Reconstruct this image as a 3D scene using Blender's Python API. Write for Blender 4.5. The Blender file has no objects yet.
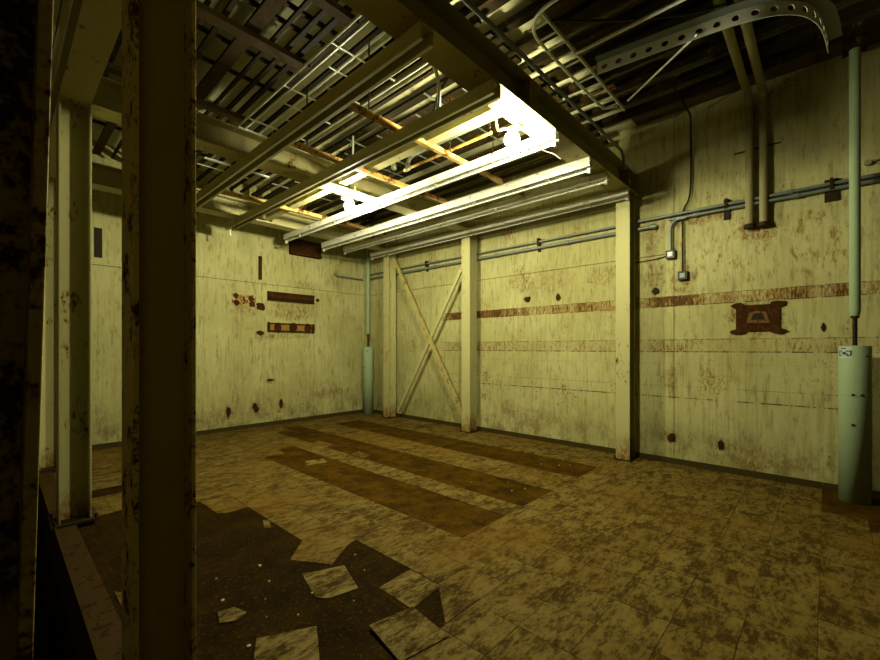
import bpy, bmesh, math, random
from mathutils import Vector, Matrix
random.seed(7)
S = bpy.context.scene
C = S.collection
R_ = math.radians

# ------------------------------------------------------------------ camera, world, exposure
cam_d = bpy.data.cameras.new('camera'); cam = bpy.data.objects.new('camera', cam_d); C.objects.link(cam)
cam_d.sensor_width = 36.0
cam_d.lens = 36.0 * 415.0 / 880.0
cam_d.shift_y = 18.0 / 880.0
cam_d.clip_start = 0.02
cam.location = (0, 0, 1.5)
cam.rotation_euler = (R_(90), 0, R_(43 - 90))
S.camera = cam
w = bpy.data.worlds.new('world'); S.world = w; w.use_nodes = True
w.node_tree.nodes['Background'].inputs[0].default_value = (0.9, 0.85, 0.5, 1)
w.node_tree.nodes['Background'].inputs[1].default_value = 0.003
S.view_settings.view_transform = 'Standard'
S.view_settings.look = 'None'
S.view_settings.gamma = 1
S.view_settings.use_curve_mapping = False
S.view_settings.exposure = 0.0
BULB = 1450.0                       # glow of the two lit bulbs
BULB_COL = (1.0, 0.93, 0.60)

# ------------------------------------------------------------------ materials
M = {}
def nn(nt, t, **kw):
    n = nt.nodes.new(t)
    for k, v in kw.items(): setattr(n, k, v)
    return n
class G:                            # small node-graph helper
    def __init__(s, name):
        s.m = bpy.data.materials.new(name); s.m.use_nodes = True
        s.nt = s.m.node_tree; s.b = s.nt.nodes['Principled BSDF']
        s.pos = nn(s.nt, 'ShaderNodeNewGeometry').outputs['Position']
        M[name] = s.m
    def l(s, a, b): s.nt.links.new(a, b)
    def vmap(s, scale=(1, 1, 1), rot=(0, 0, 0), v=None):
        n = nn(s.nt, 'ShaderNodeMapping'); n.inputs['Scale'].default_value = scale; n.inputs['Rotation'].default_value = rot
        s.l(v or s.pos, n.inputs[0]); return n.outputs[0]
    def noise(s, scale, v=None, det=6, rough=.6, dist=0):
        n = nn(s.nt, 'ShaderNodeTexNoise'); n.inputs['Scale'].default_value = scale
        n.inputs['Detail'].default_value = det; n.inputs['Roughness'].default_value = rough; n.inputs['Distortion'].default_value = dist
        s.l(v or s.pos, n.inputs['Vector']); return n.outputs['Fac']
    def _in(s, sock, v):
        if hasattr(v, 'is_linked') or isinstance(v, bpy.types.NodeSocket): s.l(v, sock)
        else: sock.default_value = v
    def math(s, op, a, b=0.0, c=None, clamp=False):
        n = nn(s.nt, 'ShaderNodeMath', operation=op); n.use_clamp = clamp
        s._in(n.inputs[0], a); s._in(n.inputs[1], b)
        if c is not None: s._in(n.inputs[2], c)
        return n.outputs[0]
    def step(s, v, a, b, lo=0.0, hi=1.0):
        n = nn(s.nt, 'ShaderNodeMapRange'); n.interpolation_type = 'SMOOTHSTEP'
        s._in(n.inputs[0], v); n.inputs[1].default_value = a; n.inputs[2].default_value = b
        n.inputs[3].default_value = lo; n.inputs[4].default_value = hi; return n.outputs[0]
    def band(s, v, a, b, e=.01):
        return s.math('MULTIPLY', s.step(v, a - e, a + e), s.step(v, b - e, b + e, 1, 0))
    def mix(s, f, a, b):
        n = nn(s.nt, 'ShaderNodeMix', data_type='RGBA')
        s._in(n.inputs[0], f)
        for i, q in ((6, a), (7, b)):
            if isinstance(q, tuple): n.inputs[i].default_value = (*q, 1)
            else: s.l(q, n.inputs[i])
        return n.outputs[2]
    def xyz(s):
        n = nn(s.nt, 'ShaderNodeSeparateXYZ'); s.l(s.pos, n.inputs[0]); return n.outputs
    def rnd(s): return nn(s.nt, 'ShaderNodeObjectInfo').outputs['Random']
    def bump(s, h, st=.3, d=.01):
        n = nn(s.nt, 'ShaderNodeBump'); n.inputs['Strength'].default_value = st; n.inputs['Distance'].default_value = d
        s.l(h, n.inputs['Height']); s.l(n.outputs[0], s.b.inputs['Normal'])
    def out(s, col, rough=.6, metal=0.0, spec=.3):
        s.b.inputs['Specular IOR Level'].default_value = spec
        s._in(s.b.inputs['Base Color'], (*col, 1) if isinstance(col, tuple) else col)
        s._in(s.b.inputs['Roughness'], rough); s._in(s.b.inputs['Metallic'], metal)

RUST = (.072, .030, .003); RUST2 = (.25, .125, .014); DKRUST = (.022, .010, .002)
def paint(name, base, base2, thr=.6, sc=6, fine=38, stretch=(1, 1, .45), rough=.5, metal=0.0, soft=.05, rust=RUST, halo=RUST2, foot=False):
    g = G(name)
    v = g.vmap(stretch)
    a = g.noise(sc, v, 8, .62); b = g.noise(fine, v, 4, .6)
    m = g.math('ADD', g.math('MULTIPLY', a, .62), g.math('MULTIPLY', b, .38))
    c = g.mix(g.noise(2.2, v, 5, .6), base, base2)
    c = g.mix(g.math('MULTIPLY', g.step(m, thr - .045, thr + .02), .6), c, halo)
    k = g.step(m, thr, thr + soft)
    c = g.mix(k, c, rust)
    if foot:                         # rust creeping up from the floor
        fz = g.math('MULTIPLY', g.step(g.math('ADD', g.xyz()[2], g.math('MULTIPLY', a, .5)), .30, .62, 1, 0), g.step(b, .35, .6, .35, 1))
        c = g.mix(fz, c, (.20, .10, .014))
    g.out(c, g.step(k, 0, 1, rough, .9), metal, .3 if metal else .08)
    g.bump(g.math('ADD', g.math('MULTIPLY', k, -.6), g.math('MULTIPLY', b, .15)), .35, .006)
    return g.m
paint('cream_steel', (.46, .44, .22), (.38, .35, .16), .60, 5)
paint('post_steel', (.48, .47, .23), (.41, .39, .17), .605, 5, foot=True)
paint('brace_rust', (.46, .42, .17), (.38, .30, .09), .56, 7, 40, (1, 1, 1))
paint('tape_cream', (.52, .46, .18), (.44, .37, .12), .68, 6)
paint('tan_plate', (.32, .18, .03), (.22, .11, .015), .60, 14, 40, (1, 1, 1), rough=.8)
paint('speckled_steel', (.55, .48, .16), (.42, .36, .11), .53, 9, 60, (1, 1, .8))
paint('worn_steel', (.52, .44, .12), (.40, .32, .08), .515, 9, 60, (1, 1, .8))
paint('plain_olive', (.45, .38, .07), (.36, .29, .05), .635, 7, 46, (1, 1, .6))
paint('dark_wall', (.13, .11, .04), (.09, .07, .025), .6, 3, rough=.9)
paint('brown_board', (.13, .11, .045), (.07, .055, .02), .58, 2.5, 24, (1, 1, 1), rough=.9)  # darker brown than ceiling_board, for the near bay boards
paint('olive_steel', (.30, .27, .09), (.22, .19, .06), .60, 6)
paint('rail_steel', (.78, .79, .68), (.66, .66, .52), .60, 7, 40, (1, 1, 1), .45)
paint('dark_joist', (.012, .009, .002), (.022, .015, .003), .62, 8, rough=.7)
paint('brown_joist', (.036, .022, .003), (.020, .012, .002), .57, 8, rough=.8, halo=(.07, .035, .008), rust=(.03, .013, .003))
paint('orange_bar', (.55, .38, .12), (.40, .22, .05), .53, 9, 50)
paint('galvanised', (.38, .42, .33), (.28, .31, .24), .68, 9, 60, rough=.38, metal=.55)
paint('white_galvanised', (.86, .90, .78), (.74, .78, .64), .69, 9, 60, rough=.35, metal=.1)
paint('conduit_grey', (.20, .235, .20), (.14, .165, .14), .66, 9, 60, rough=.4, metal=.3)
paint('pipe_cream', (.30, .28, .13), (.22, .20, .09), .66, 6)
paint('green_pipe', (.31, .42, .25), (.27, .36, .21), .70, 7, 50, rough=.4)
paint('rust_plate', (.055, .021, .003), (.022, .008, .0015), .56, 12, rough=.85, rust=DKRUST, halo=(.11, .045, .006))
paint('mottled_plate', (.42, .34, .15), (.40, .26, .08), .50, 16, 30, (1, 1, 1), rough=.8)
paint('scar_metal', (.16, .095, .04), (.09, .045, .018), .55, 20, 60, (1, 1, 1), rough=.8)
paint('dark_steel', (.018, .013, .006), (.030, .021, .009), .62, 12, rough=.6)
paint('sill_steel', (.045, .026, .006), (.028, .015, .003), .52, 9, 50, rough=.8, halo=(.05, .024, .004), rust=(.02, .009, .002))
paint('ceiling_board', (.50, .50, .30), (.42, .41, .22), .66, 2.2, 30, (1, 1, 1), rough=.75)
paint('baseboard', (.040, .030, .007), (.055, .042, .010), .64, 6, rough=.8)
for nm, col in (('black_plastic', (.015, .015, .014)), ('white_plastic', (.72, .74, .66)), ('sticker_white', (.42, .52, .42)), ('ink', (.02, .03, .04)), ('cable_black', (.02, .018, .012))):
    g = G(nm); g.out(col, .45)
g = G('chip'); g.out(g.mix(g.rnd(), (.55, .50, .36), (.30, .2, .07)), .7)
# the lit bulb
g = G('bulb_glow'); g.b.inputs['Base Color'].default_value = (0, 0, 0, 1)
g.b.inputs['Emission Color'].default_value = (*BULB_COL, 1); g.b.inputs['Emission Strength'].default_value = BULB
# walls
def wall_mat(name, bands, spots):
    g = G(name); x, y, z = g.xyz(); h = y if bands else x
    big = g.noise(.9, None, 6, .6); streak = g.noise(3.2, g.vmap((7, 7, .45)), 7, .7); fine = g.noise(34, g.vmap((1, 1, .6)), 5, .65)
    drip = g.noise(17, g.vmap((1, 1, .22)), 7, .72)
    c = g.mix(g.step(big, .35, .65), (.465, .455, .205), (.365, .352, .14))
    c = g.mix(g.math('MULTIPLY', g.step(streak, .46, .70), .6), c, (.25, .22, .08))
    c = g.mix(g.math('MULTIPLY', g.step(drip, .51, .66), .62), c, (.165, .140, .045))
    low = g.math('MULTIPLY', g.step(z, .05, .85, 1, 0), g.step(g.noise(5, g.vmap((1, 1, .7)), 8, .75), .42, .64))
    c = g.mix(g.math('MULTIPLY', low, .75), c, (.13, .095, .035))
    m = g.math('ADD', g.math('MULTIPLY', g.noise(2.1, g.vmap((1, 1, .8)), 8, .66), .55), g.math('MULTIPLY', fine, .45))
    o_ = 0 if bands else .035
    c = g.mix(g.math('MULTIPLY', g.step(m, .56 + o_, .63 + o_), .75), c, (.20, .10, .012))
    c = g.mix(g.step(m, .64 + o_, .68 + o_), c, RUST)
    rough_ = g.noise(11, g.vmap((1, 1, .5)), 8, .75)
    spk = g.step(g.noise(24, g.vmap((1, 1, .55)), 8, .8), .44, .58); tone = g.mix(g.step(g.noise(15, None, 6, .7), .42, .6), (.19, .085, .010), (.075, .030, .004))
    # rust stains round old fixings: (centre, height, half width, half height, strength)
    for (h0, z0, rh, rz, am) in spots:
        dh = g.math('MULTIPLY', g.math('SUBTRACT', h, h0), 1 / rh); dz = g.math('MULTIPLY', g.math('SUBTRACT', z, z0), 1 / rz)
        d2 = g.math('ADD', g.math('MULTIPLY', dh, dh), g.math('MULTIPLY', dz, dz))
        k = g.step(g.math('ADD', d2, g.math('MULTIPLY', g.math('SUBTRACT', .5, rough_), 7.0)), .2, 1.5, 1, 0)
        k = g.math('MULTIPLY', k, g.step(d2, 1.2, 3.2, 1, 0))
        k = g.math('MULTIPLY', k, g.math('ADD', g.math('MULTIPLY', spk, .85), .15))
        c = g.mix(g.math('MULTIPLY', k, am), c, tone)
    if bands:
        fade = g.step(y, 5.45, 5.6, 1, 0)
        f2 = g.noise(26, g.vmap((1, 1.6, .45)), 8, .8); pn = g.noise(1.3, g.vmap((1, 1, .01)), 4, .6)
        def add(c, mask, amt=1.0, col=RUST):
            return g.mix(g.math('MULTIPLY', g.math('MULTIPLY', mask, fade), amt, clamp=True), c, col)
        # two strips where fittings were torn off, and the rust lines along them
        w1 = g.band(z, 2.045, 2.17, .006); w2 = g.band(z, 1.455, 1.605, .006)
        q1 = g.math('ADD', f2, g.math('MULTIPLY', g.math('SUBTRACT', pn, .25), 1.0)); q2 = g.math('ADD', f2, g.math('MULTIPLY', pn, .4))
        c = add(c, g.math('MULTIPLY', w1, g.step(q1, .56, .76)), .9, (.20, .095, .012)); c = add(c, g.math('MULTIPLY', w1, g.step(q1, .70, .80)), .9, (.06, .026, .003))
        c = add(c, w2, .18, (.30, .20, .05)); c = add(c, g.math('MULTIPLY', w2, g.step(q2, .69, .79)), .85, (.14, .065, .008))
        ln = g.step(g.noise(7, g.vmap((1, 1, .1)), 6, .8), .40, .56)
        for zc, wd, am in ((2.172, .005, .8), (2.043, .006, .9), (1.607, .005, .8), (1.453, .007, .95), (1.005, .004, .55), (.862, .007, .95), (1.30, .003, .3)):
            c = add(c, g.math('MULTIPLY', g.band(z, zc - wd, zc + wd, .004), ln), am, (.05, .022, .003))
        # rust weeping below the conduits near the switches
        run = g.math('MULTIPLY', g.band(z, 2.2, 3.15, .2), g.band(y, -.4, 2.0, .4))
        rr = g.step(g.math('ADD', g.noise(13, g.vmap((1, 1, .45)), 9, .8), g.math('MULTIPLY', g.noise(4), .35)), .70, .80)
        c = g.mix(g.math('MULTIPLY', g.math('MULTIPLY', run, rr), .8), c, (.20, .09, .012))
    g.out(c, .7, 0, .15)
    g.bump(g.math('ADD', g.math('MULTIPLY', streak, .5), g.math('MULTIPLY', m, -.8)), .3, .008)
wall_mat('wall_rusty', True, [(.585, 1.85, .30, .22, .9), (1.34, 2.38, .14, .20, .9), (1.15, 3.10, .30, .07, .9), (.58, 2.84, .22, .10, .8), (1.5, .32, .12, .10, .7), (.9, .33, .12, .08, .7), (.6, .22, .5, .12, .5),
    (1.48, 1.05, .06, .2, .8), (1.7, 2.45, .12, .25, .7), (3.3, 2.55, .45, .25, .45), (3.75, 2.6, .25, .2, .5), (2.3, 2.55, .3, .15, .5), (3.5, .35, .5, .15, .5), (4.0, .45, .15, .2, .6), (5.95, 3.22, .35, .04, .7), (3.6, 3.22, .3, .03, .7), (5.2, 2.1, .25, .1, .4), (1.75, 2.9, .1, .25, .6)])
wall_mat('wall_plain', False, [(4.1, 2.20, .45, .13, .75), (4.08, 1.78, .5, .09, .6), (3.15, 2.2, .28, .10, .6), (3.45, 1.72, .10, .12, .7), (3.7, 1.7, .2, .05, .6), (4.4, 2.80, .35, .08, .5), (2.88, .33, .07, .12, .8), (3.36, .36, .12, .12, .8), (3.86, .36, .08, .14, .8), (5.0, .52, .5, .10, .7), (3.64, .86, .12, .05, .8),
    (2.4, .25, .6, .15, .5), (5.1, 3.0, .25, .2, .5), (4.1, 2.36, .55, .05, .6), (3.02, 1.95, .03, .35, .5), (3.3, 1.5, .02, .3, .4)])
g = G('wall_core'); g.out((.04, .035, .02), .9)
# floor
g = G('bare_floor'); a = g.step(g.noise(3.5, None, 9, .78), .36, .66); b = g.noise(40, None, 4, .7); st = g.noise(9, g.vmap((1, .25, 1)), 6, .7)
lay = g.step(g.math('ADD', g.xyz()[0], g.math('MULTIPLY', g.noise(5), .5)), 2.2, 2.7)
c = g.mix(a, (.009, .0045, .0004), (.026, .0135, .0006)); c = g.mix(lay, c, g.mix(a, (.022, .011, .0005), (.080, .040, .0012))); c = g.mix(g.math('MULTIPLY', g.step(b, .56, .66), .5), c, (.11, .06, .003))
c = g.mix(g.math('MULTIPLY', g.step(st, .5, .7), .6), c, (.006, .003, .0003))
g.out(c, .8, 0, .03); g.bump(b, .5, .006)
def tile_mat(name, c1, c2, dark, amt):
    g = G(name); r = g.rnd(); off = nn(g.nt, 'ShaderNodeVectorMath', operation='ADD')
    cmb = nn(g.nt, 'ShaderNodeCombineXYZ'); g.l(g.math('MULTIPLY', r, 1.3), cmb.inputs[2]); g.l(g.pos, off.inputs[0]); g.l(cmb.outputs[0], off.inputs[1])
    v = g.vmap((.4, 1, 1), (0, 0, R_(47)), off.outputs[0])
    a = g.noise(13, v, 9, .78); b = g.noise(4.2, off.outputs[0], 6, .65); f = g.noise(46, v, 4, .7); big = g.noise(.8, None, 4, .5)
    c = g.mix(b, c1, c2)
    c = g.mix(g.math('MULTIPLY', r, .4), c, (.12, .075, .012))
    k = g.step(g.math('ADD', g.math('ADD', g.math('MULTIPLY', a, .6), g.math('MULTIPLY', f, .3)), g.math('MULTIPLY', b, .25)), .50, .66)
    c = g.mix(g.math('MULTIPLY', k, amt), c, dark)
    c = g.mix(g.math('MULTIPLY', g.step(big, .45, .7), .5), c, (.13, .068, .006))
    g.out(c, g.step(k, 0, 1, .65, .85), 0, .06); g.bump(g.math('ADD', f, g.math('MULTIPLY', a, .6)), .3, .004)
tile_mat('vinyl_tile', (.200, .150, .038), (.118, .080, .014), (.030, .015, .001), .9)
tile_mat('loose_tile', (.24, .19, .06), (.15, .11, .025), (.028, .015, .001), .95)

# ------------------------------------------------------------------ mesh builder
class MB:
    def __init__(s): s.v = []; s.f = []; s.sm = []
    def add(s, vs, fs, smooth=False):
        o = len(s.v); s.v += [tuple(p) for p in vs]
        for q in fs: s.f.append(tuple(i + o for i in q)); s.sm.append(smooth)
        return s
    def box(s, x0, x1, y0, y1, z0, z1):
        v = [(x, y, z) for x in (x0, x1) for y in (y0, y1) for z in (z0, z1)]
        return s.add(v, [(0, 1, 3, 2), (4, 6, 7, 5), (0, 4, 5, 1), (2, 3, 7, 6), (0, 2, 6, 4), (1, 5, 7, 3)])
    def ext(s, poly, axis, a, b):
        P = {'x': lambda p, t: (t, p[0], p[1]), 'y': lambda p, t: (p[0], t, p[1]), 'z': lambda p, t: (p[0], p[1], t)}[axis]
        n = len(poly)
        v = [P(p, a) for p in poly] + [P(p, b) for p in poly]
        return s.add(v, [tuple(range(n - 1, -1, -1)), tuple(range(n, 2 * n))] + [(i, (i + 1) % n, n + (i + 1) % n, n + i) for i in range(n)])
    def tube(s, pts, r, seg=10, caps=True, r2=None):
        pts = [Vector(p) for p in pts]; n = len(pts); rings = []
        t0 = (pts[1] - pts[0]).normalized()
        up = Vector((0, 0, 1)) if abs(t0.z) < .9 else Vector((1, 0, 0))
        u = t0.cross(up).normalized()
        for i, p in enumerate(pts):
            t = (pts[min(i + 1, n - 1)] - pts[max(i - 1, 0)]).normalized()
            u = (u - t * u.dot(t)).normalized(); w_ = t.cross(u)
            rr = r if r2 is None else r + (r2 - r) * i / (n - 1)
            rings.append([p + (u * math.cos(2 * math.pi * k / seg) + w_ * math.sin(2 * math.pi * k / seg)) * rr for k in range(seg)])
        v = [q for g_ in rings for q in g_]; f = []
        for i in range(n - 1):
            for k in range(seg):
                f.append((i * seg + k, i * seg + (k + 1) % seg, (i + 1) * seg + (k + 1) % seg, (i + 1) * seg + k))
        s.add(v, f, True)
        if caps:
            s.add(rings[0], [tuple(range(seg - 1, -1, -1))]); s.add(rings[-1], [tuple(range(seg))])
        return s
    def lathe(s, prof, c, seg=24):
        v = []; f = []
        for r, z in prof:
            for k in range(seg):
                a = 2 * math.pi * k / seg; v.append((c[0] + r * math.cos(a), c[1] + r * math.sin(a), c[2] + z))
        for i in range(len(prof) - 1):
            for k in range(seg):
                f.append((i * seg + k, i * seg + (k + 1) % seg, (i + 1) * seg + (k + 1) % seg, (i + 1) * seg + k))
        return s.add(v, f, True)
    def bar(s, a, b, w_, h, side):
        """flat bar from a to b; w_ across (along `side`), h thick"""
        a, b = Vector(a), Vector(b); t = (b - a).normalized(); sd = Vector(side); sd = (sd - t * sd.dot(t)).normalized(); nr = t.cross(sd)
        v = [p + sd * (w_ / 2 * i) + nr * (h / 2 * j) for p in (a, b) for i in (-1, 1) for j in (-1, 1)]
        return s.add(v, [(0, 1, 3, 2), (4, 6, 7, 5), (0, 4, 5, 1), (2, 3, 7, 6), (0, 2, 6, 4), (1, 5, 7, 3)])
    def build(s, name, mat, parent=None, org=None, bevel=0):
        o_ = Vector(parent.location) if parent is not None else (Vector(org) if org else Vector((0, 0, 0)))
        if parent is not None and parent.parent is not None: o_ = o_ + Vector(parent.parent.location)
        me = bpy.data.meshes.new(name)
        me.from_pydata([tuple(Vector(p) - o_) for p in s.v], [], s.f); me.update()
        bm = bmesh.new(); bm.from_mesh(me); bmesh.ops.recalc_face_normals(bm, faces=bm.faces); bm.to_mesh(me); bm.free()
        for p, q in zip(me.polygons, s.sm): p.use_smooth = q
        me.materials.append(M[mat] if isinstance(mat, str) else mat)
        o = bpy.data.objects.new(name, me); C.objects.link(o)
        if parent is not None: o.parent = parent
        elif org: o.location = org
        if bevel:
            b = o.modifiers.new('bevel', 'BEVEL'); b.width = bevel; b.segments = 2; b.limit_method = 'ANGLE'
        return o
def tag(o, label=None, cat=None, group=None, kind=None):
    if label: o['label'] = label
    if cat: o['category'] = cat
    if group: o['group'] = group
    if kind: o['kind'] = kind
    return o
def thing(name, label, cat, loc, group=None):
    o = bpy.data.objects.new(name, None); C.objects.link(o); o.location = loc; o.empty_display_size = .1
    return tag(o, label, cat, group)
def struct(mb, name, mat, label=None): return tag(mb.build(name, mat), label, None, None, 'structure')
def smooth(pts, n=6):               # Catmull-Rom through the points
    P = [Vector(p) for p in pts]; P = [P[0] * 2 - P[1]] + P + [P[-1] * 2 - P[-2]]; out = []
    for i in range(1, len(P) - 2):
        for k in range(n):
            t = k / n; a, b, c, d = P[i - 1:i + 3]
            out.append(.5 * ((2 * b) + (c - a) * t + (2 * a - 5 * b + 4 * c - d) * t * t + (3 * b - a - 3 * c + d) * t ** 3))
    out.append(P[-2]); return out
def hsec(a0, a1, b0, b1, tf, tw, flange='a'):
    """H section in (a,b); flange='a': flanges are plates lying along b at a0 and a1"""
    if flange == 'a':
        m = (b0 + b1) / 2; h = tw / 2
        return [(a0, b0), (a0 + tf, b0), (a0 + tf, m - h), (a1 - tf, m - h), (a1 - tf, b0), (a1, b0), (a1, b1), (a1 - tf, b1), (a1 - tf, m + h), (a0 + tf, m + h), (a0 + tf, b1), (a0, b1)]
    return [(q, p) for p, q in hsec(b0, b1, a0, a1, tf, tw, 'a')]

# ------------------------------------------------------------------ the setting
XW, YW, ZC = 6.0, 7.9, 4.55
floor = struct(MB().box(.34, XW + .15, -3, YW + .15, -1.0, 0).box(-1.5, .34, -3, 1.45, -1.0, 0), 'floor', 'bare_floor', 'bare dark brown subfloor under missing vinyl tiles')
struct(MB().box(-1.5, .34, 1.45, YW + .15, -1.1, -1.0), 'floor_pit', 'bare_floor', 'black sunken pit floor beside the column row')
def panels(wall, rects, axis, mat):
    for (a0, a1, z0, z1) in rects:
        e = .004
        mb = MB()
        if axis == 'x': mb.box(XW, XW + .035, a0 + e, a1 - e, z0 + e, z1 - e)
        else: mb.box(a0 + e, a1 - e, YW, YW + .035, z0 + e, z1 - e)
        mb.build('panel', mat, wall)
wr = struct(MB().box(XW + .03, XW + .15, -3, YW + .15, 0, ZC + .1), 'wall_right', 'wall_core')
panels(wr, [(-3, -1.4, 0, ZC), (-1.4, 1.45, 0, ZC), (1.45, YW + .03, 0, 2.73), (1.45, YW + .03, 2.73, ZC)], 'x', 'wall_rusty')
wb = struct(MB().box(-1.5, XW + .15, YW + .03, YW + .15, -1.0, ZC + .1), 'wall_back', 'wall_core')
panels(wb, [(-1.5, 1.6, 0, 2.73), (1.6, 4.58, 0, 2.73), (4.58, XW, 0, 2.73), (-1.5, XW, 2.73, ZC)], 'y', 'wall_plain')
struct(MB().box(-1.6, -1.5, -3, YW + .15, -1.1, ZC + .1), 'wall_left', 'dark_wall')
struct(MB().box(-1.6, XW + .15, -3.1, -3, -1.0, ZC + .1), 'wall_front', 'dark_wall')
ceil = struct(MB().box(-1.6, XW + .15, -3.1, YW + .15, ZC + .03, ZC + .15), 'ceiling', 'wall_core')
for i in range(8):
    for j in range(7):
        x0 = -1.5 + i * .95; y0 = -3.56 + j * 1.82
        MB().box(x0 + .005, min(x0 + .945, XW), max(y0 + .005, -3), min(y0 + 1.815, YW), ZC, ZC + .028).build('panel', 'ceiling_board' if j >= 3 else 'brown_board', ceil)
struct(MB().box(XW - .018, XW, -3, YW, 0, .075), 'baseboard_right', 'baseboard')
struct(MB().box(.34, XW - .018, YW - .018, YW, 0, .075), 'baseboard_back', 'baseboard')
struct(MB().box(.33, .46, 1.46, YW - .02, -.05, .035).box(.325, .34, 1.46, YW - .02, -.3, .045), 'trim_1', 'sill_steel', 'rusty steel sill running between the left columns')

# ---- vinyl floor tiles: each one a piece of the floor
PT = .295; GX = 2.51; GY = 2.10
def bare(i, j):
    if i in (0, 1) and 0 <= j <= 13: return not ((i == 0 and j in (12, 13)) or (i == 1 and j == 13))
    if i in (3, 4) and 0 <= j <= 17: return not (i == 3 and j == 17)
    if i in (7, 8) and 0 <= j <= 16: return True
    if i <= -4 and -2 <= j <= 7: return True
    if i <= -5 and j == 8: return True
    if i == -3 and j in (-2, -1, 0, 1): return True
    if i <= -6 and j in (11,): return True
    if i >= 9 and j <= -8: return True
    if i >= 8 and j <= -9: return True
    return False
tm = MB()
k = .0016
tm.box(k, PT - k, k, PT - k, 0, .004)
cells = []
for i in range(-7, 12):
    for j in range(-10, 20):
        if bare(i, j): continue
        x0, y0 = GX + i * PT, GY + j * PT
        x1, y1 = min(x0 + PT, XW - .02), min(y0 + PT, YW - .02)
        if x1 - x0 < .05 or y1 - y0 < .05: continue
        d = .7314 * (x0 + .15) + .682 * (y0 + .15)
        if d < 1.6: continue
        a = (.682 * x0 - .7314 * y0) / d
        if a > 1.25: continue
        cells.append((d, x0, y0, x1, y1))
cells.sort()
shared = None
far = MB()
for n, (d, x0, y0, x1, y1) in enumerate(cells):
    dz = random.uniform(0, .0012)
    if n >= 300:
        far.box(x0 + k, x1 - k, y0 + k, y1 - k, 0, .004); continue
    full = x1 - x0 > PT - .01 and y1 - y0 > PT - .01
    if full:
        if shared is None:
            o = tm.build('tile', 'vinyl_tile', floor); shared = o.data
        else:
            o = bpy.data.objects.new('tile', shared); C.objects.link(o); o.parent = floor
        o.location = (x0, y0, 0)
        o.rotation_euler = (random.uniform(-.002, .002), random.uniform(-.002, .002), random.uniform(-.004, .004))
        o.location.z = .0008
    else:
        MB().box(x0 + k, x1 - k, y0 + k, y1 - k, 0, .004 + dz).build('tile', 'vinyl_tile', floor)
tag(far.build('tile', 'vinyl_tile', floor), kind='stuff')
# tiles cut or broken at the edge of the bare patch
for poly in ([(1.92, 1.805), (1.92, 1.515), (1.67, 1.515)], [(1.92, 2.688), (1.63, 2.984), (1.42, 2.77), (1.50, 2.65), (1.585, 2.50), (1.82, 2.66)],
             [(1.36, 4.455), (1.62, 4.455), (1.62, 4.168), (1.62, 3.98), (1.44, 3.98), (1.37, 4.04)],
             [(.50, 2.6), (.62, 2.55), (.60, 3.05), (.50, 3.2)], [(3.39, 5.5), (3.39, 5.9), (3.55, 6.0), (3.6, 5.6)],
             [(2.52, 5.65), (2.8, 5.62), (2.86, 5.95), (2.55, 6.1)], [(3.4, 4.62), (3.56, 4.66), (3.6, 4.95), (3.42, 4.9)]):
    MB().ext(poly, 'z', 0, .005).build('tile', 'vinyl_tile', floor)

# ------------------------------------------------------------------ steel frame
ZB = 3.58                            # underside of the beams
def column(label, x0, x1, y0, y1, mat, z0=0, base=True, tilt=0, ztop=ZB, group=None, tf=.014, plate=.05, web=None):
    t = thing('steel_column', label, 'column', ((x0 + x1) / 2, (y0 + y1) / 2, z0), group)
    ym = (y0 + y1) / 2; zb = z0 + (.018 if base else 0)
    MB().box(x0, x0 + tf, y0, y1, zb, ztop).build('flange', mat, t, bevel=.002)
    MB().box(x1 - tf, x1, y0, y1, zb, ztop).build('flange', mat, t, bevel=.002)
    MB().box(x0 + tf, x1 - tf, ym - .005, ym + .005, zb, ztop).build('web', web or mat, t)
    if base:
        MB().box(x0 - plate, x1 + plate, y0 - plate, y1 + plate, z0, z0 + .018).build('base_plate', 'dark_steel', t)
        for sx in (x0 - plate / 2, x1 + plate / 2):
            for sy in (y0 - plate / 2, y1 + plate / 2):
                MB().tube([(sx, sy, z0 + .018), (sx, sy, z0 + .05)], .011, 6).build('bolt', 'rust_plate', t)
    if tilt: t.rotation_euler = (0, R_(tilt), 0)
    return t
column('very near rust-eaten steel column cut off by the left frame edge', -.235, .020, .95, 1.18, 'worn_steel', tilt=1.3, tf=.018)
column('tall dark H-section column with speckled rusty flange, in front of the left bay', .355, .565, 1.9, 2.12, 'speckled_steel', .035, tf=.016, web='plain_olive')
column('pale lit H-section column behind the dark near column', .355, .565, 4.6, 4.82, 'post_steel', .035)
column('farthest column of the left row, thin pale strip near the back wall', .355, .565, 6.8, 7.02, 'post_steel', .035)
column('cream steel post at the right end of the beam, dark on its near side', 5.70, 5.90, 1.9, 2.08, 'post_steel', plate=.02)
column('cream steel post in the middle of the right wall, holding both braces', 5.70, 5.90, 4.60, 4.79, 'post_steel', plate=.02)
column('cream steel post nearest the room corner beside the crossed braces', 5.70, 5.90, 6.80, 6.98, 'post_steel', plate=.02)

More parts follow.
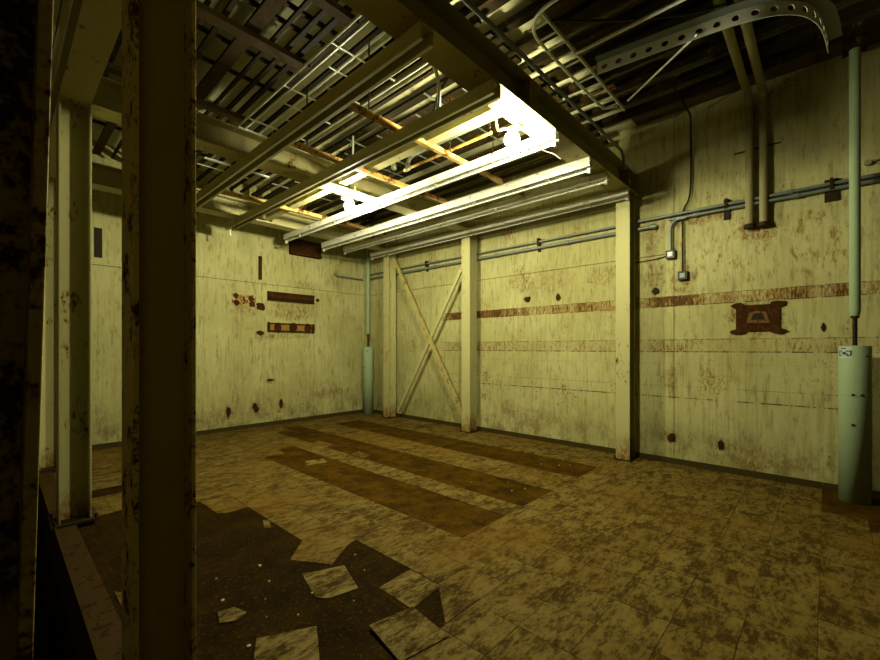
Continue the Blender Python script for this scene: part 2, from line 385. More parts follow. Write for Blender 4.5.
def beamX(name, label, y0, y1, x0, x1, mat, z0=ZB, z1=ZB + .27, tf=.016):
    t = thing(name, label, 'beam', (x0, (y0 + y1) / 2, z0))
    MB().ext(hsec(y0, y1, z0, z1, tf, .012, 'b'), 'x', x0, x1).build('girder', mat, t)
    for xs in (x0 + .9, (x0 + x1) / 2, x1 - .35):
        for (ya, yb) in ((y0 + .004, (y0 + y1) / 2 - .006), ((y0 + y1) / 2 + .006, y1 - .004)):
            MB().box(xs - .005, xs + .005, ya, yb, z0 + tf, z1 - tf).build('stiffener', mat, t)
    return t
beamX('steel_beam', 'big olive girder across the ceiling from the near right post', 1.88, 2.13, .36, 5.98, 'olive_steel')
beamX('steel_beam', 'cream girder over the farther ceiling bulb, ending at the middle post', 4.58, 4.82, .36, 5.98, 'cream_steel')
beamX('steel_beam', 'farthest girder close to the back wall above the rail ends', 6.78, 7.02, .36, 5.98, 'cream_steel')
t = thing('steel_beam', 'rusty cream girder running over the left column row', 'beam', (.46, 1.1, ZB))
MB().ext(hsec(.36, .56, ZB, ZB + .27, .016, .012, 'b'), 'y', -1.0, 1.88).build('girder', 'cream_steel', t)
MB().ext(hsec(.36, .56, ZB, ZB + .27, .016, .012, 'b'), 'y', 2.13, 4.58).build('girder', 'cream_steel', t)
MB().ext(hsec(.36, .56, ZB, ZB + .27, .016, .012, 'b'), 'y', 4.82, 6.78).build('girder', 'cream_steel', t)
def beamY(label, x0, x1, y0, y1, z0, z1, mat):
    o = MB().ext(hsec(x0, x1, z0, z1, .01, .008, 'b'), 'y', y0, y1).build('secondary_beam', mat, org=((x0 + x1) / 2, y0, z0)); 
    return tag(o, label, 'beam')
beamY('narrow cream beam with rust-orange edge between the near girder and the middle girder', 3.0, 3.11, 2.13, 4.58, ZB + .03, ZB + .19, 'cream_steel')
beamY('narrow cream beam between the middle girder and the farthest girder', 3.0, 3.11, 4.82, 6.78, ZB + .03, ZB + .19, 'cream_steel')

# crossed braces on the right wall
def brace(label, a, b, x, mat):
    o = MB().bar((x, *a), (x, *b), .07, .007, (0, 1, 0)).bar((x + .018, a[0] - .03, a[1]), (x + .018, b[0] - .03, b[1]), .007, .04, (0, 1, 0)).build('cross_brace', mat, org=(x, b[0], min(a[1], b[1])))
    return tag(o, label, 'brace')
brace('brace sloping down from the corner post to the middle post foot, rusty lower edge', (6.73, 3.40), (4.80, .28), 5.76, 'brace_rust')
brace('plain brace sloping down from the middle post top toward the corner post foot', (4.81, 3.08), (6.64, .16), 5.81, 'post_steel')

# ------------------------------------------------------------------ rails hung under the girders
def rail(label, x, mat, w_=.09, h=.10, rod=True, y0=1.885, y1=7.3, zt=ZB - .002):
    t = thing('ceiling_rail', label, 'rail', (x, y0, zt))
    p = [(-w_ / 2, 0), (w_ / 2, 0), (w_ / 2, -h), (w_ / 2 - .026, -h), (w_ / 2 - .026, -h + .006), (w_ / 2 - .006, -h + .006), (w_ / 2 - .006, -.006),
         (-w_ / 2 + .006, -.006), (-w_ / 2 + .006, -h + .006), (-w_ / 2 + .026, -h + .006), (-w_ / 2 + .026, -h), (-w_ / 2, -h)]
    MB().ext([(x + a, zt + b) for a, b in p], 'y', y0, y1).build('channel', mat, t)
    if rod:
        zr = zt - h - .035
        MB().tube([(x, y0 + .03, zr), (x, y1 - .03, zr)], .011, 8).build('tube', 'white_galvanised', t)
        for yy in (y0 + .02, y1 - .02):
            MB().box(x - .02, x + .02, yy - .015, yy + .015, zr - .03, zr + .02).build('end_clip', 'white_plastic', t)
        for yy in (y0 + .5, y0 + 1.6, y0 + 2.7, y0 + 3.8, y0 + 4.9):
            MB().box(x - .014, x + .014, yy - .01, yy + .01, zr - .012, zt - h + .01).build('clip', 'galvanised', t)
    return t
rail('leftmost ceiling rail, dull olive with torn tape on its side', 1.90, 'cream_steel', .12, .11, rod=False)
t1 = [o for o in C.objects if o.name.startswith('ceiling_rail')][0]
top = []; yy = 1.95
while yy < 6.6:
    top.append((yy, ZB - .085 + random.uniform(-.012, .02))); yy += random.uniform(.08, .3)
MB().ext([(1.95, ZB - .006), (6.6, ZB - .006)] + top[::-1], 'x', 1.837, 1.8405).build('torn_tape', 'tape_cream', t1)
rail('second ceiling rail from the left, grey underside, left of both lit bulbs', 2.67, 'cream_steel', .11, .11, rod=False)
rail('bright ceiling rail running right below both lit bulbs', 3.66, 'rail_steel', .09, .085)
rail('fourth ceiling rail from the left, first beyond the bulbs', 4.44, 'rail_steel')
rail('fifth ceiling rail from the left, with a thin edge', 4.93, 'rail_steel', .07, .08)
rail('rightmost ceiling rail, passing over the wall posts', 5.63, 'rail_steel', .08, .085)
for x in (2.67,):
    o = MB().tube([(x, 7.27, ZB - .11), (x, 7.27, ZB - .19)], .014, 8).tube([(x, 7.27, ZB - .19), (x, 7.27, ZB - .21)], .022, 8).build('rail_end_hook', 'white_galvanised', org=(x, 7.27, ZB - .21))
    tag(o, 'small pale hook hanging from the far end of the second rail', 'hook')

# rusty angle bars lying across the rails, with hanger rods
ZJ = 4.25
def sbar(label, y, x0, x1, mat='orange_bar', rods=()):
    t = thing('support_bar', label, 'support bar', (x0, y, ZB))
    MB().ext([(y - .025, ZB), (y + .025, ZB), (y + .025, ZB + .006), (y - .019, ZB + .006), (y - .019, ZB + .05), (y - .025, ZB + .05)], 'x', x0, x1).build('angle', mat, t)
    for x in rods: MB().tube([(x, y, ZB), (x, y, ZJ)], .007, 6).build('hanger_rod', 'dark_steel', t)
sbar('rust-orange angle bar across the rails, nearest to the big girder', 3.02, 1.86, 4.9, rods=(2.3, 3.4, 4.2))
sbar('rust-orange angle bar across the rails just before the cream middle girder', 4.02, 1.86, 4.9, rods=(2.25, 3.4))
sbar('orange angle bar across the rails behind the farther bulb', 5.95, 1.5, 4.9, rods=(2.2, 3.3))

# ------------------------------------------------------------------ ceiling grid: joists and cross bars
ORD = ['first', 'second', 'third', 'fourth', 'fifth', 'sixth', 'seventh', 'eighth', 'ninth', 'tenth', 'eleventh', 'twelfth', 'thirteenth', 'fourteenth', 'fifteenth', 'sixteenth']
def joist(label, group, x, y0, y1, z, w_, mat, h=.03):
    o = MB().box(x - w_ / 2, x + w_ / 2, y0, y1, z, z + h).build('ceiling_joist', mat, org=(x, y0, z)); tag(o, label, 'joist', group)
ZJ = 4.25
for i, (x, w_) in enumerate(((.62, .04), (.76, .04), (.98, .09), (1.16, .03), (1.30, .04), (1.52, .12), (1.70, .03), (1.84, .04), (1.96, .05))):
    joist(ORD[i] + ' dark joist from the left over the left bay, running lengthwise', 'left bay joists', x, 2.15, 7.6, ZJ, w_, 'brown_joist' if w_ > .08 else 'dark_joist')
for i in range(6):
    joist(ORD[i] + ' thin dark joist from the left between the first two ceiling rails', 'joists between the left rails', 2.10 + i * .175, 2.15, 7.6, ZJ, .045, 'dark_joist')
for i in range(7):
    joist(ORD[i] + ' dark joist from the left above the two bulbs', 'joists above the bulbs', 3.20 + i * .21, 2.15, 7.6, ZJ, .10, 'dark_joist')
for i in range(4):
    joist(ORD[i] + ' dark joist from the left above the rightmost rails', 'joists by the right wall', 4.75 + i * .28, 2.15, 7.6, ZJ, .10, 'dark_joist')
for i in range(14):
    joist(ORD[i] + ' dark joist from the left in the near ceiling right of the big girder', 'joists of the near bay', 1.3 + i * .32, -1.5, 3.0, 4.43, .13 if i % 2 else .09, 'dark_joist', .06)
def cbar(label, group, y, x0, x1, z, w_, mat, h):
    o = MB().box(x0, x1, y - w_ / 2, y + w_ / 2, z, z + h).build('cross_bar', mat, org=(x0, y, z)); tag(o, label, 'ceiling bar', group)
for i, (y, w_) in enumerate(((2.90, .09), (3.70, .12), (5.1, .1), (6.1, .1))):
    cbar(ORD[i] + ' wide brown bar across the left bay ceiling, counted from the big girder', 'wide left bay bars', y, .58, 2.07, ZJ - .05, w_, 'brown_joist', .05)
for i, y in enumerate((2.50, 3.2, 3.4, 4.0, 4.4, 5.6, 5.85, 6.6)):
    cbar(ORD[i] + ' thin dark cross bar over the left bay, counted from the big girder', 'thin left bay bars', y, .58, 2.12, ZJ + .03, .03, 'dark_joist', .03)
# pale rungs fixed below the joists between the rails
for i in range(16):
    y = 2.35 + i * .3
    cbar(ORD[i] + ' short pale rung between the first two rails, counted from the big girder', 'rungs over the left rails', y, 2.05 + (i % 3) * .17, 2.45 + (i % 2) * .35, ZJ - .012, .014, 'white_galvanised', .012)
for i in range(13):
    y = 2.45 + i * .36
    cbar(ORD[i] + ' short grey rung above the bright rails, counted from the big girder', 'rungs over the bright rails', y, 3.15 + (i % 2) * .21, 4.3 + (i % 3) * .15, ZJ - .014, .016, 'galvanised', .014)
# long thin pale strips added to draw the bright highlights on the joist edges
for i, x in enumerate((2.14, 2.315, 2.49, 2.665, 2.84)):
    o = MB().box(x - .006, x + .006, 2.3 + (i % 3) * .5, 6.6 - (i % 2) * .8, ZJ - .012, ZJ).build('lit_edge_strip', 'white_galvanised', org=(x, 2.3, ZJ)); tag(o, ORD[i] + ' white strip from the left added as a lit joist edge between the first two rails', 'wire', 'white strips under the joists')
for i, y in enumerate((5.35, 5.65, 6.25, 6.55)):
    cbar(ORD[i] + ' pale flat bar beyond the middle girder near the back wall', 'far pale bars', y, 2.05, 3.0, ZJ - .02, .04, 'white_galvanised', .02)

# ------------------------------------------------------------------ bulbs
def lamp(label, x, y, z, dy):
    t = thing('bulb_light', label, 'lamp', (x, y, z))
    prof = []
    for i in range(9):
        a = math.pi * i / 8 * .86
        prof.append((max(.072 * math.sin(a), .0005), -.072 * math.cos(a)))
    MB().lathe(prof, (x, y, z), 20).build('bulb', 'bulb_glow', t)
    MB().lathe([(.022, .062), (.040, .064), (.046, .07), (.044, .10), (.03, .125), (.012, .13)], (x, y, z), 20).build('socket', 'galvanised', t)
    MB().tube(smooth([(x - .03, y, z + .10), (x - .05, y + dy * .4, z + .105), (x - .06, y + dy * .85, z + .12), (x - .07, y + dy, z + .25), (x - .10, y + dy, z + .5), (x - .10, y + dy, 4.25)]), .014, 8).build('stem', 'white_galvanised', t)
    MB().box(x - .04, x + .04, min(y, y - dy * .5) - .03, max(y, y - dy * .5) + .03, min(z + .112, ZB - .02), ZB).build('mounting_box', 'galvanised', t)
    MB().tube([(x - .16, y + dy, z + .10), (x - .16, y + dy, 4.25)], .005, 6).build('hanger_rod', 'dark_steel', t)
lamp('brightly lit bulb hanging under the big olive girder, nearer of the two', 3.337, 2.18, 3.47, .14)
lamp('brightly lit bulb hanging under the cream middle girder, farther of the two', 3.27, 4.72, 3.42, -.22)

# conduits near the bulbs
def conduit(label, pts, r, mat, sm=True, fit=(), name='conduit'):
    t = thing(name, label, 'conduit' if name == 'conduit' else name.replace('_', ' '), pts[0])
    MB().tube(smooth(pts, 5) if sm else pts, r, 8).build('tube', mat, t)
    for p, ax in fit:
        q = Vector(p); d = Vector(ax) * .03
        MB().tube([q - d, q + d], r * 1.45, 8).build('coupling', mat, t)
    return t
conduit('grey conduit with an elbow beside the bulbs, left of its twin', [(3.28, 2.16, 3.80), (3.28, 2.6, 3.80), (3.28, 3.6, 3.80), (3.28, 3.78, 3.78), (3.28, 3.82, 3.70), (3.28, 3.82, 3.66)], .022, 'galvanised', True, (((3.28, 3.4, 3.80), (0, 1, 0)), ((3.28, 3.82, 3.68), (0, 0, 1))))
conduit('grey conduit with an elbow beside the bulbs, right of its twin', [(3.40, 2.16, 3.80), (3.40, 2.6, 3.80), (3.40, 3.5, 3.80), (3.40, 3.66, 3.78), (3.40, 3.70, 3.70), (3.40, 3.70, 3.66)], .022, 'galvanised', True, (((3.40, 3.3, 3.80), (0, 1, 0)), ((3.40, 3.70, 3.68), (0, 0, 1))))
conduit('orange rusted pipe above the bright rail beside the twin conduits', [(3.52, 2.55, 3.74), (3.52, 3.9, 3.74)], .018, 'orange_bar', False, (((3.52, 3.85, 3.74), (0, 1, 0)),))
conduit('curved pale conduit dropping behind the second rail', [(2.30, 2.48, 4.24), (2.34, 2.49, 4.10), (2.52, 2.50, 4.02), (2.66, 2.52, 3.92), (2.70, 2.53, 3.80), (2.70, 2.53, 3.585)], .016, 'white_galvanised', True)
conduit('dark cable dropping beside the curved pale conduit', [(2.80, 2.40, 4.25), (2.80, 2.47, 4.0), (2.77, 2.60, 3.84), (2.73, 2.62, 3.66), (2.69, 2.62, 3.585)], .01, 'cable_black', True, name='cable')
conduit('thin white wire between the first rail and the dark joists', [(1.72, 2.14, 3.80), (1.72, 4.57, 3.80)], .010, 'white_galvanised', False, name='wire')
conduit('thin grey conduit running beside the big girder toward the wall post', [(1.5, 1.84, 3.92), (3.5, 1.84, 3.92), (5.0, 1.84, 3.92), (5.24, 1.84, 3.90), (5.30, 1.84, 3.82), (5.30, 1.84, 3.70)], .017, 'conduit_grey', True)
conduit('short hooked wire below the big girder beside the nearer bulb', [(3.72, 2.10, 3.57), (3.80, 2.12, 3.52), (3.92, 2.06, 3.50), (4.02, 2.03, 3.47)], .006, 'white_galvanised', True, name='wire')

# ------------------------------------------------------------------ near ceiling: cable ladder, perforated channel, rods
t = thing('cable_ladder', 'white galvanised cable ladder bending sideways, right of the big girder', 'cable ladder', (3.0, 1.8, 4.25))
zl = 4.25
a = [(4.42, 1.60, zl + .02), (4.36, 1.66, zl), (4.25, 1.71, zl), (3.6, 1.72, zl), (3.1, 1.72, zl), (2.92, 1.70, zl), (2.80, 1.62, zl), (2.75, 1.48, zl), (2.75, 1.30, zl), (2.75, .9, zl)]
a = [(p * 1.1, q * 1.1, r) for p, q, r in a]
MB().tube(smooth(a, 6), .014, 8).build('side_rail', 'white_galvanised', t)
MB().bar((3.07, 1.71, zl), (4.95, 1.71, zl), .014, .035, (0, 1, 0)).build('side_rail', 'white_galvanised', t)
for i in range(11):
    x = 3.17 + i * .16
    MB().bar((x, 1.71, zl), (x, 1.89, zl), .014, .012, (1, 0, 0)).build('rung', 'white_galvanised', t)
o = MB().box(4.46, 4.53, 1.65, 1.91, zl + .02, zl + .045).build('ladder_clamp', 'orange_bar', org=(4.5, 1.8, zl + .02)); tag(o, 'orange rusty clamp across the end of the cable ladder', 'clamp')
# perforated channel
t = thing('perforated_channel', 'grey perforated steel channel curving toward the right wall', 'channel', (3.98, 1.62, 4.2))
path = smooth([(3.96, 1.62, 0), (4.01, 1.25, 0), (4.07, .85, 0), (4.13, .52, 0), (4.22, .30, 0), (4.36, .15, 0), (4.54, .065, 0), (4.76, .02, 0), (5.09, -.01, 0)], 8)
L = [0]
for p, q in zip(path, path[1:]): L.append(L[-1] + (q - p).length)
def at(s):
    s = min(max(s, 0), L[-1])
    for i in range(len(L) - 1):
        if s <= L[i + 1] + 1e-9:
            f = (s - L[i]) / max(L[i + 1] - L[i], 1e-9); p = path[i].lerp(path[i + 1], f); tt = (path[i + 1] - path[i]).normalized(); return p, tt
    return path[-1], (path[-1] - path[-2]).normalized()
Z0, HH, cell = 4.135, .115, .128
mb = MB(); s0 = 0
while s0 + cell <= L[-1]:
    sq = []; ho = []
    for q in range(16):
        an = 2 * math.pi * q / 16; cx, cy = math.cos(an), math.sin(an); mx = max(abs(cx), abs(cy))
        sq.append((cx / mx * cell / 2, cy / mx * HH / 2)); ho.append((cx * .028, cy * .024))
    vs = []
    for (u_, z_) in sq + ho:
        p, _ = at(s0 + cell / 2 + u_); vs.append((p.x, p.y, Z0 + HH / 2 + z_))
    mb.add(vs, [(q, (q + 1) % 16, 16 + (q + 1) % 16, 16 + q) for q in range(16)])
    s0 += cell
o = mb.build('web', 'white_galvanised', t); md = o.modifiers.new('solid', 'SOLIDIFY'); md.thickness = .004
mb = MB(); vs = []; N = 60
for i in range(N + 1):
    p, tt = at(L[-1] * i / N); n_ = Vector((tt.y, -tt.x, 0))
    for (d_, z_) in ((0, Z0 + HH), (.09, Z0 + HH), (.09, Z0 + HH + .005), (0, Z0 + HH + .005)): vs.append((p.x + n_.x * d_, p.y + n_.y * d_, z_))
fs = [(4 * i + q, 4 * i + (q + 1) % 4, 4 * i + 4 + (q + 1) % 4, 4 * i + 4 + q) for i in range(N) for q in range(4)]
mb.add(vs, fs).build('top_flange', 'conduit_grey', t)  # flange darker than the white web: its unlit underside is put into the colour
conduit('pale rusty rod slanting from the cable ladder to the perforated channel', [(4.80, 1.62, 4.25), (4.06, .80, 4.16)], .010, 'white_galvanised', False, name='rod')
conduit('pale straight tube above the perforated channel', [(3.5, 1.62, 4.10), (3.5, .35, 4.10)], .014, 'white_galvanised', False)
conduit('black cable sagging between the ladder and the perforated channel', [(3.2, 1.70, 4.26), (3.5, 1.3, 4.22), (3.85, .85, 4.23), (4.0, .6, 4.26)], .012, 'cable_black', True, name='cable')
conduit('thin grey tube across the near ceiling at the top frame edge', [(2.45, 1.75, 4.04), (2.45, .8, 4.04)], .013, 'white_galvanised', False)

# ------------------------------------------------------------------ right wall services
XC = XW - .045
def wconduit(label, y0, y1, z, r, fits=()):
    return conduit(label, [(XC, y0, z), (XC, y1, z)], r, 'conduit_grey', False, [((XC, f, z), (0, 1, 0)) for f in fits])
wconduit('upper grey wall conduit between the room corner and the near right post', 2.1, 7.84, 3.205, .017, (2.9, 5.6))
wconduit('lower grey wall conduit ending in a stub just past the near right post', 1.64, 7.84, 3.11, .024, (2.9, 4.2, 5.7, 1.68))
wconduit('upper grey conduit of the pair on the right bay wall', -1.5, 2.1, 3.215, .020, (.3,))
wconduit('lower grey conduit of the pair on the right bay wall', -1.5, 1.5, 3.16, .020, (.25, 1.2))
conduit('conduit on the back wall ending at the room corner', [(5.05, YW - .045, 3.12), (5.15, YW - .045, 3.08), (5.3, YW - .045, 3.08), (5.8, YW - .045, 3.08)], .02, 'conduit_grey', True)
conduit('grey drop conduit feeding the upper wall switch', [(XC, 1.30, 3.15), (XC, 1.42, 3.14), (XC, 1.475, 3.06), (XC, 1.48, 2.95), (XC, 1.48, 2.76)], .020, 'conduit_grey')
conduit('thin dark conduit running up the wall from the lower switch', [(XC, 1.34, 2.45), (XC, 1.34, 3.10), (XC, 1.33, 3.25), (XC, 1.27, 3.38), (XC, 1.25, 3.6), (XC, 1.25, 4.2), (XC - .02, 1.25, 4.38), (XC - .15, 1.25, 4.42), (5.2, 1.25, 4.42)], .011, 'dark_steel')
def switch(label, y, z, mat):
    t = thing('wall_switch', label, 'switch', (XW, y, z))
    MB().box(XW - .06, XW, y - .055, y + .055, z - .055, z + .055).build('box', 'black_plastic', t, bevel=.006)
    MB().box(XW - .068, XW - .06, y - .03, y + .03, z - .03, z + .03).build('cover', mat, t, bevel=.003)
switch('black wall switch box with bright white cover, upper of the two', 1.48, 2.71, 'white_plastic')
switch('black wall switch box with dull grey cover, lower of the two', 1.34, 2.42, 'conduit_grey')
o = MB().tube(smooth([(XW - .012, 1.54, 2.70), (XW - .012, 1.6, 2.69), (XW - .012, 1.75, 2.675), (XW - .012, 2.2, 2.66)], 4), .007, 6).build('wire', 'cable_black', org=(XW, 1.6, 2.7)); tag(o, 'thin black wire leading left from the upper wall switch', 'wire')
def clamp(label, y, z0, z1, wd=.05, mat='dark_steel'):
    t = thing('conduit_clamp', label, 'clamp', (XW, y, z0))
    MB().box(XW - .022, XW, y - wd / 2, y + wd / 2, z0, z1).build('back_plate', mat, t)
    MB().box(XW - .075, XW - .062, y - .014, y + .014, z1 - .12, z1).build('strap', 'rust_plate', t)
    MB().box(XW - .066, XW - .02, y - .014, y + .014, z1 - .012, z1).build('strap', 'rust_plate', t)
clamp('small black conduit clamp on the wall between middle and near posts', 3.39, 3.05, 3.26)
clamp('small black conduit clamp on the wall behind the crossed braces', 5.93, 3.05, 3.26)
clamp('black conduit clamp left of the two fat vertical pipes', .88, 3.04, 3.28, .06)
clamp('wide black conduit clamp left of the green pipe', -.035, 3.04, 3.27, .11)
def fat_pipe(label, y, zt):
    t = thing('vertical_pipe', label, 'pipe', (XW - .06, y, 2.9))
    x = XW - .065
    MB().tube(smooth([(x, y, 2.91), (x, y, 3.5), (x, y, 4.2), (x - .03, y, 4.30), (x - .12, y, 4.36), (x - .4, y, 4.375), (x - 2.6, y, 4.378)], 6), .040, 14).build('pipe', 'pipe_cream', t)
    MB().tube([(x, y, 2.88), (x, y, 2.925)], .054, 14).build('collar', 'dark_steel', t)
fat_pipe('fat cream vertical pipe on the right wall, left of the pair', .655, 4.2)
fat_pipe('fat cream vertical pipe on the right wall, right of the pair', .525, 4.2)
o = MB().bar((XW - .012, .80, 3.80), (XW - .012, .38, 3.80), .006, .03, (0, 0, 1)).build('pipe_strap', 'dark_steel', org=(XW, .6, 3.8)); tag(o, 'thin dark strap behind the two fat vertical pipes', 'strap')
def green(label, x, y, sticker=False):
    t = thing('green_pipe', label, 'pipe', (x, y, 0))
    R0 = .118
    MB().lathe([(.001, 0), (R0, 0), (R0, 1.515), (R0 - .006, 1.522), (.02, 1.524), (.001, 1.524)], (x, y, 0), 32).build('sleeve', 'green_pipe', t)
    MB().tube([(x, y, 1.52), (x, y, 1.83)], .018, 10).build('rod', 'dark_steel', t)
    MB().tube([(x, y, 1.79), (x, y, 1.83)], .032, 12).build('nut', 'rust_plate', t)
    MB().lathe([(.02, 1.80), (.036, 1.82), (.042, 1.86), (.042, 4.42)], (x, y, 0), 20).build('upper_pipe', 'green_pipe', t)
    MB().box(x - .09, x + .09, y - .09, y + .09, 4.42, 4.52).build('ceiling_mount', 'dark_steel', t)
    MB().lathe([(R0 + .0005, 1.040), (R0 + .003, 1.043), (R0 + .003, 1.050), (R0 + .0005, 1.053)], (x, y, 0), 32).build('seam', 'green_pipe', t)
    for zz, an in ((1.05, 3.55), (1.05, 3.0), (.76, 3.0), (1.42, 3.9)):
        px, py = x + R0 * math.cos(an), y + R0 * math.sin(an)
        MB().box(px - .008, px + .008, py - .012, py + .012, zz - .008, zz + .008).build('rivet', 'dark_steel', t)
    if sticker:
        def arc(a0, a1, z0, z1, r, nm, mat):
            v = []; n_ = 8
            for i in range(n_ + 1):
                an = a0 + (a1 - a0) * i / n_
                for z_ in (z0, z1): v.append((x + r * math.cos(an), y + r * math.sin(an), z_))
            MB().add(v, [(2 * i, 2 * i + 1, 2 * i + 3, 2 * i + 2) for i in range(n_)], True).build(nm, mat, t)
        A = 1.95; W_ = 1.0
        arc(A, A + W_, 1.40, 1.512, R0 + .0012, 'sticker', 'sticker_white')
        def mark(a0, a1, z0, z1): arc(A + a0 * W_, A + a1 * W_, z0, z1, R0 + .0022, 'print', 'ink')
        mark(.20, .62, 1.492, 1.502)                                   # small line of print at the top
        mark(.04, .14, 1.425, 1.475); mark(.04, .34, 1.465, 1.475); mark(.04, .28, 1.422, 1.432)      # bracket-like left half of the mark
        mark(.32, .62, 1.445, 1.460); mark(.40, .74, 1.436, 1.447)                                      # slanted link
        mark(.58, .98, 1.465, 1.475); mark(.88, .98, 1.430, 1.475); mark(.64, .92, 1.422, 1.434)       # right half
green('green pipe over a fat green sleeve by the right frame edge, with sticker', 5.74, -.20, True)
green('green pipe over a pale green sleeve in the far room corner', 5.82, 7.68)
o = MB().tube([(XW - .04, -.30, 3.36), (XW, -.30, 3.36)], .028, 12).tube([(XW - .03, -.33, 3.365), (XW - .03, -.7, 3.375)], .006, 6).build('wall_ring', 'pipe_cream', org=(XW, -.3, 3.36)); tag(o, 'small round anchor on the wall right of the green pipe', 'anchor')

# rusted plates
def plate_r(label, y0, y1, z0, z1):
    t = thing('wall_plate', label, 'wall plate', (XW, (y0 + y1) / 2, z0))
    MB().box(XW - .014, XW, y0, y1, z0, z1).build('plate', 'rust_plate', t, bevel=.004)
    for yy, sy in ((y0, -1), (y1, 1)):
        for zz, sz in ((z0, -1), (z1, 1)):
            p = []
            for q in range(10):
                an = 2 * math.pi * q / 10; rr = random.uniform(.8, 1.2)
                p.append((yy - sy * .02 + .075 * rr * math.cos(an), zz - sz * .002 + .034 * rr * math.sin(an)))
            MB().ext(p, 'x', XW - .020, XW - .001).build('corner_lug', 'rust_plate', t)
    ym, zm = (y0 + y1) / 2 - .01, (z0 + z1) / 2 + .01
    MB().ext([(ym - .10, zm - .07), (ym + .11, zm - .06), (ym + .09, zm + .05), (ym + .02, zm + .075), (ym - .07, zm + .055)], 'x', XW - .019, XW - .013).build('scar', 'scar_metal', t)
    MB().ext([(ym - .06, zm - .03), (ym + .07, zm - .03), (ym + .05, zm + .04), (ym - .03, zm + .05)], 'x', XW - .023, XW - .018).build('hole_cover', 'dark_steel', t)
plate_r('big rusty plate with four corner lugs on the right wall', .38, .79, 1.69, 2.0)
def plate_b(label, x0, x1, z0, z1, mat='rust_plate', bolts=(), th=.012, rim=False):
    t = thing('wall_plate', label, 'wall plate', ((x0 + x1) / 2, YW, z0))
    if x1 - x0 < .2 and z1 - z0 < .2:
        n_ = 11; xm, zm = (x0 + x1) / 2, (z0 + z1) / 2
        MB().ext([(xm + (x1 - x0) * .6 * random.uniform(.7, 1.15) * math.cos(2 * math.pi * q / n_), zm + (z1 - z0) * .58 * random.uniform(.75, 1.12) * math.sin(2 * math.pi * q / n_)) for q in range(n_)], 'y', YW - th, YW).build('plate', mat, t)
    else:
        MB().box(x0, x1, YW - th, YW, z0, z1).build('plate', mat, t, bevel=.003)
    if rim:
        MB().box(x0, x1, YW - th - .01, YW - th + .001, z0, z0 + .03).build('lip', 'rust_plate', t); MB().box(x0, x1, YW - th - .01, YW - th + .001, z1 - .03, z1).build('lip', 'rust_plate', t)
    for (bx, bz, br) in bolts:
        p = [(bx + br * random.uniform(.75, 1.2) * math.cos(2 * math.pi * q / 9), bz + br * random.uniform(.75, 1.2) * math.sin(2 * math.pi * q / 9)) for q in range(9)]
        MB().ext(p, 'y', YW - th - .008, YW - th + .002).build('bolt_scar', 'rust_plate', t)
plate_b('small mottled rusty plate, leftmost on the back wall', 2.93, 3.36, 2.28, 2.49, 'mottled_plate', [(3.0, 2.46, .045), (3.01, 2.33, .055), (3.27, 2.42, .05), (3.29, 2.32, .06)])
t = thing('wall_plate', 'long dark rusty plate on the back wall, upper of two', 'wall plate', (4.08, YW, 2.42))
MB().box(3.58, 4.58, YW - .02, YW, 2.42, 2.60).build('plate', 'rust_plate', t, bevel=.003)
MB().tube([(3.60, YW - .02, 2.49), (4.56, YW - .02, 2.49)], .035, 10).build('ridge', 'rust_plate', t)
for zz in (2.43, 2.585): MB().box(3.58, 4.58, YW - .032, YW - .019, zz - .012, zz + .012).build('lip', 'dark_steel', t)
MB().tube([(4.66, YW - .03, 2.51), (4.66, YW, 2.51)], .035, 8).build('stud', 'rust_plate', t)
t = thing('wall_plate', 'long orange rusty plate on the back wall with dark bolt blocks, lower of two', 'wall plate', (4.08, YW, 1.81))
MB().box(3.58, 4.58, YW - .02, YW, 1.82, 1.99).build('plate', 'tan_plate', t, bevel=.003)
for zz in (1.832, 1.978): MB().box(3.58, 4.58, YW - .034, YW - .019, zz - .014, zz + .014).build('lip', 'dark_steel', t)
for xx, hw in ((3.605, .025), (3.78, .07), (4.10, .085), (4.43, .075), (4.55, .03)):
    n_ = 10; p = [(xx + hw * random.uniform(.85, 1.15) * math.cos(2 * math.pi * q / n_), 1.905 + .105 * random.uniform(.85, 1.1) * math.sin(2 * math.pi * q / n_)) for q in range(n_)]
    MB().ext(p, 'y', YW - .042, YW - .018).build('bolt_block', 'rust_plate', t)
plate_b('small rust blotch plate between the mottled plate and the long plate', 3.37, 3.52, 2.22, 2.36, 'rust_plate', [(3.40, 2.33, .03), (3.5, 2.25, .035)])
plate_b('narrow upright dark slot plate high on the back wall, right of the columns', 3.41, 3.48, 2.80, 3.25, 'rust_plate')
plate_b('narrow upright black slot plate on the back wall, seen between the left columns', 1.0, 1.09, 2.84, 3.28, 'dark_steel')
plate_b('small square rust mark below the long lower plate', 3.38, 3.50, 1.75, 1.83)
plate_b('tiny dark rust mark in the middle height of the back wall', 3.58, 3.70, .86, .90)
plate_b('leftmost small rust anchor low on the back wall', 2.84, 2.91, .27, .44)
plate_b('middle small rust anchor low on the back wall', 3.30, 3.39, .33, .47, 'rust_plate', [(3.37, .34, .05)])
plate_b('rightmost small rust anchor low on the back wall', 3.83, 3.89, .31, .49)
t = thing('rusted_box', 'dark red rusted box under the rails high on the back wall', 'box', (4.35, YW, 3.36))
MB().box(4.02, 4.70, YW - .10, YW, 3.38, 3.70).build('body', 'rust_plate', t, bevel=.01)
MB().box(4.02, 4.70, YW - .13, YW - .10, 3.38, 3.43).build('lip', 'rust_plate', t)
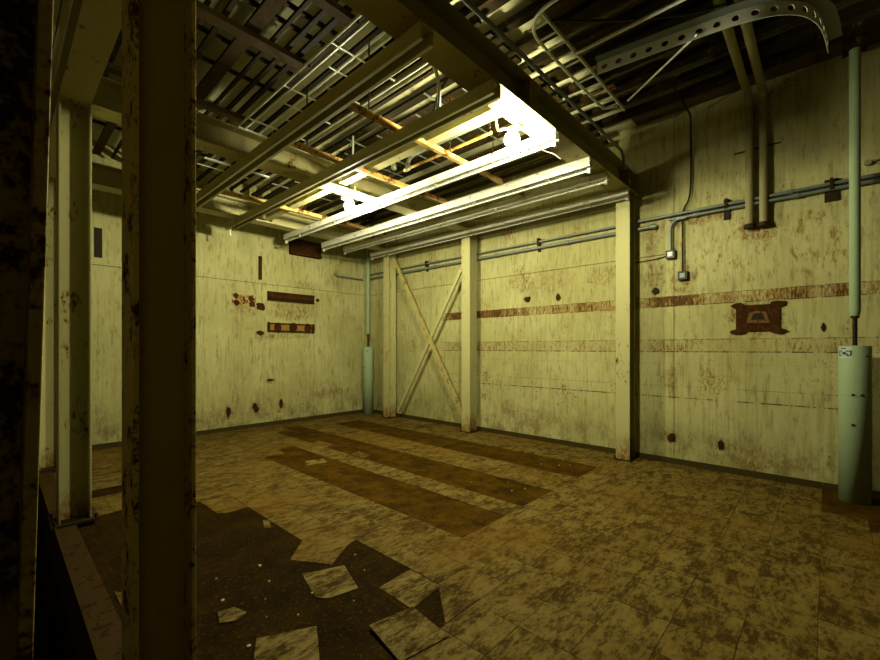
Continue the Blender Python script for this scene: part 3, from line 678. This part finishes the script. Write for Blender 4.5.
def mark_r(label, y0, y1, z0, z1, mat='rust_plate'):
    t = thing('wall_anchor', label, 'wall anchor', (XW, (y0 + y1) / 2, z0))
    n_ = 11; ym, zm = (y0 + y1) / 2, (z0 + z1) / 2
    MB().ext([(ym + (y1 - y0) * .58 * random.uniform(.7, 1.15) * math.cos(2 * math.pi * q / n_), zm + (z1 - z0) * .58 * random.uniform(.7, 1.15) * math.sin(2 * math.pi * q / n_)) for q in range(n_)], 'x', XW - .01, XW).build('plate', mat, t)
    MB().tube([(XW - .018, (y0 + y1) / 2, (z0 + z1) / 2), (XW - .005, (y0 + y1) / 2, (z0 + z1) / 2)], .012, 8).build('stud', 'dark_steel', t)
mark_r('small rust anchor low on the wall just right of the near post', 1.43, 1.52, .28, .39)
mark_r('small rust anchor low on the wall under the big rusty plate', .91, .97, .27, .38)
mark_r('round grey-brown anchor patch left of the lower switch', 1.62, 1.71, 2.21, 2.30, 'dark_steel')
mark_r('left rust anchor above the rust band between middle and near posts', 3.56, 3.68, 2.26, 2.35)
mark_r('right rust anchor above the rust band between middle and near posts', 3.03, 3.11, 2.24, 2.34)
mark_r('small dark anchor left of the rod joint of the near green pipe', .015, .045, 1.68, 1.76, 'dark_steel')

# ------------------------------------------------------------------ loose tiles and chips on the bare floor
def loose(label, poly, dz=0.0, th=.005, tilt=None, name='loose_floor_tile', mat='loose_tile'):
    cx = sum(p[0] for p in poly) / len(poly); cy = sum(p[1] for p in poly) / len(poly)
    o = MB().ext(poly, 'z', dz + .0005, dz + th).build(name, mat, org=(cx, cy, 0))
    if tilt: o.rotation_euler = tilt; o.location.z += .012
    return tag(o, label, 'floor tile')
loose('loose stained tile alone on the dark bare floor, chipped lower corner', [(1.385, 2.54), (1.64, 2.43), (1.545, 2.135), (1.36, 2.18), (1.31, 2.24)])
loose('loose tile at the bottom frame edge with pale diagonal streaks', [(.91, 2.13), (1.175, 2.0), (1.04, 1.74), (.78, 1.88)], tilt=(0, R_(1.5), 0))
loose('loose tile tilted at the bottom edge, right of the streaked one', [(1.36, 1.785), (1.63, 1.735), (1.60, 1.43), (1.31, 1.48)], tilt=(R_(2), 0, 0))
loose('loose tile still nearly in its row at the corner of the bare patch', [(1.635, 2.045), (1.915, 2.06), (1.91, 1.77), (1.63, 1.74)])
def blob(cx, cy, r, n=7, sq=1.0): return [(cx + r * random.uniform(.7, 1.2) * math.cos(2 * math.pi * q / n), cy + r * sq * random.uniform(.7, 1.2) * math.sin(2 * math.pi * q / n)) for q in range(n)]
loose('small orange broken tile piece left on the dark bare floor', [(.86, 2.52), (.94, 2.50), (.97, 2.40), (.90, 2.37), (.83, 2.41)], th=.008, name='tile_fragment')
loose('tiny yellow tile sliver on the dark floor near the tile edge', [(1.53, 3.42), (1.575, 3.40), (1.63, 3.56), (1.585, 3.58)], name='tile_fragment')
loose('tile scrap lying across the first bare strip', [(2.72, 4.85), (2.98, 4.80), (3.02, 4.98), (2.80, 5.05)], name='tile_fragment')
for (x, y, r) in ((1.20, 2.62, .014), (.92, 2.62, .018), (1.03, 2.28, .010), (1.16, 2.17, .011), (1.32, 2.30, .012), (1.10, 2.45, .008), (1.24, 2.85, .02), (.87, 2.12, .02), (1.78, 2.50, .012), (1.70, 2.28, .008), (.98, 2.9, .01), (1.45, 2.05, .008),
                  (3.85, 2.35, .016), (3.70, 2.42, .012), (3.62, 2.9, .014), (3.9, 2.6, .012), (4.9, 2.5, .02), (5.0, 2.4, .016), (4.8, 2.7, .014)):
    o = MB().ext(blob(x, y, r * .6, 6), 'z', .0003, .003 + r * .3).build('debris_chip', 'chip', org=(x, y, 0))
    near = y < 2.95 and x < 2
    tag(o, 'tiny pale chip scattered on the dark bare patch' if near else 'tiny pale chip lying in the bare strips', 'debris', 'chips on the bare patch' if near else 'chips in the bare strips')
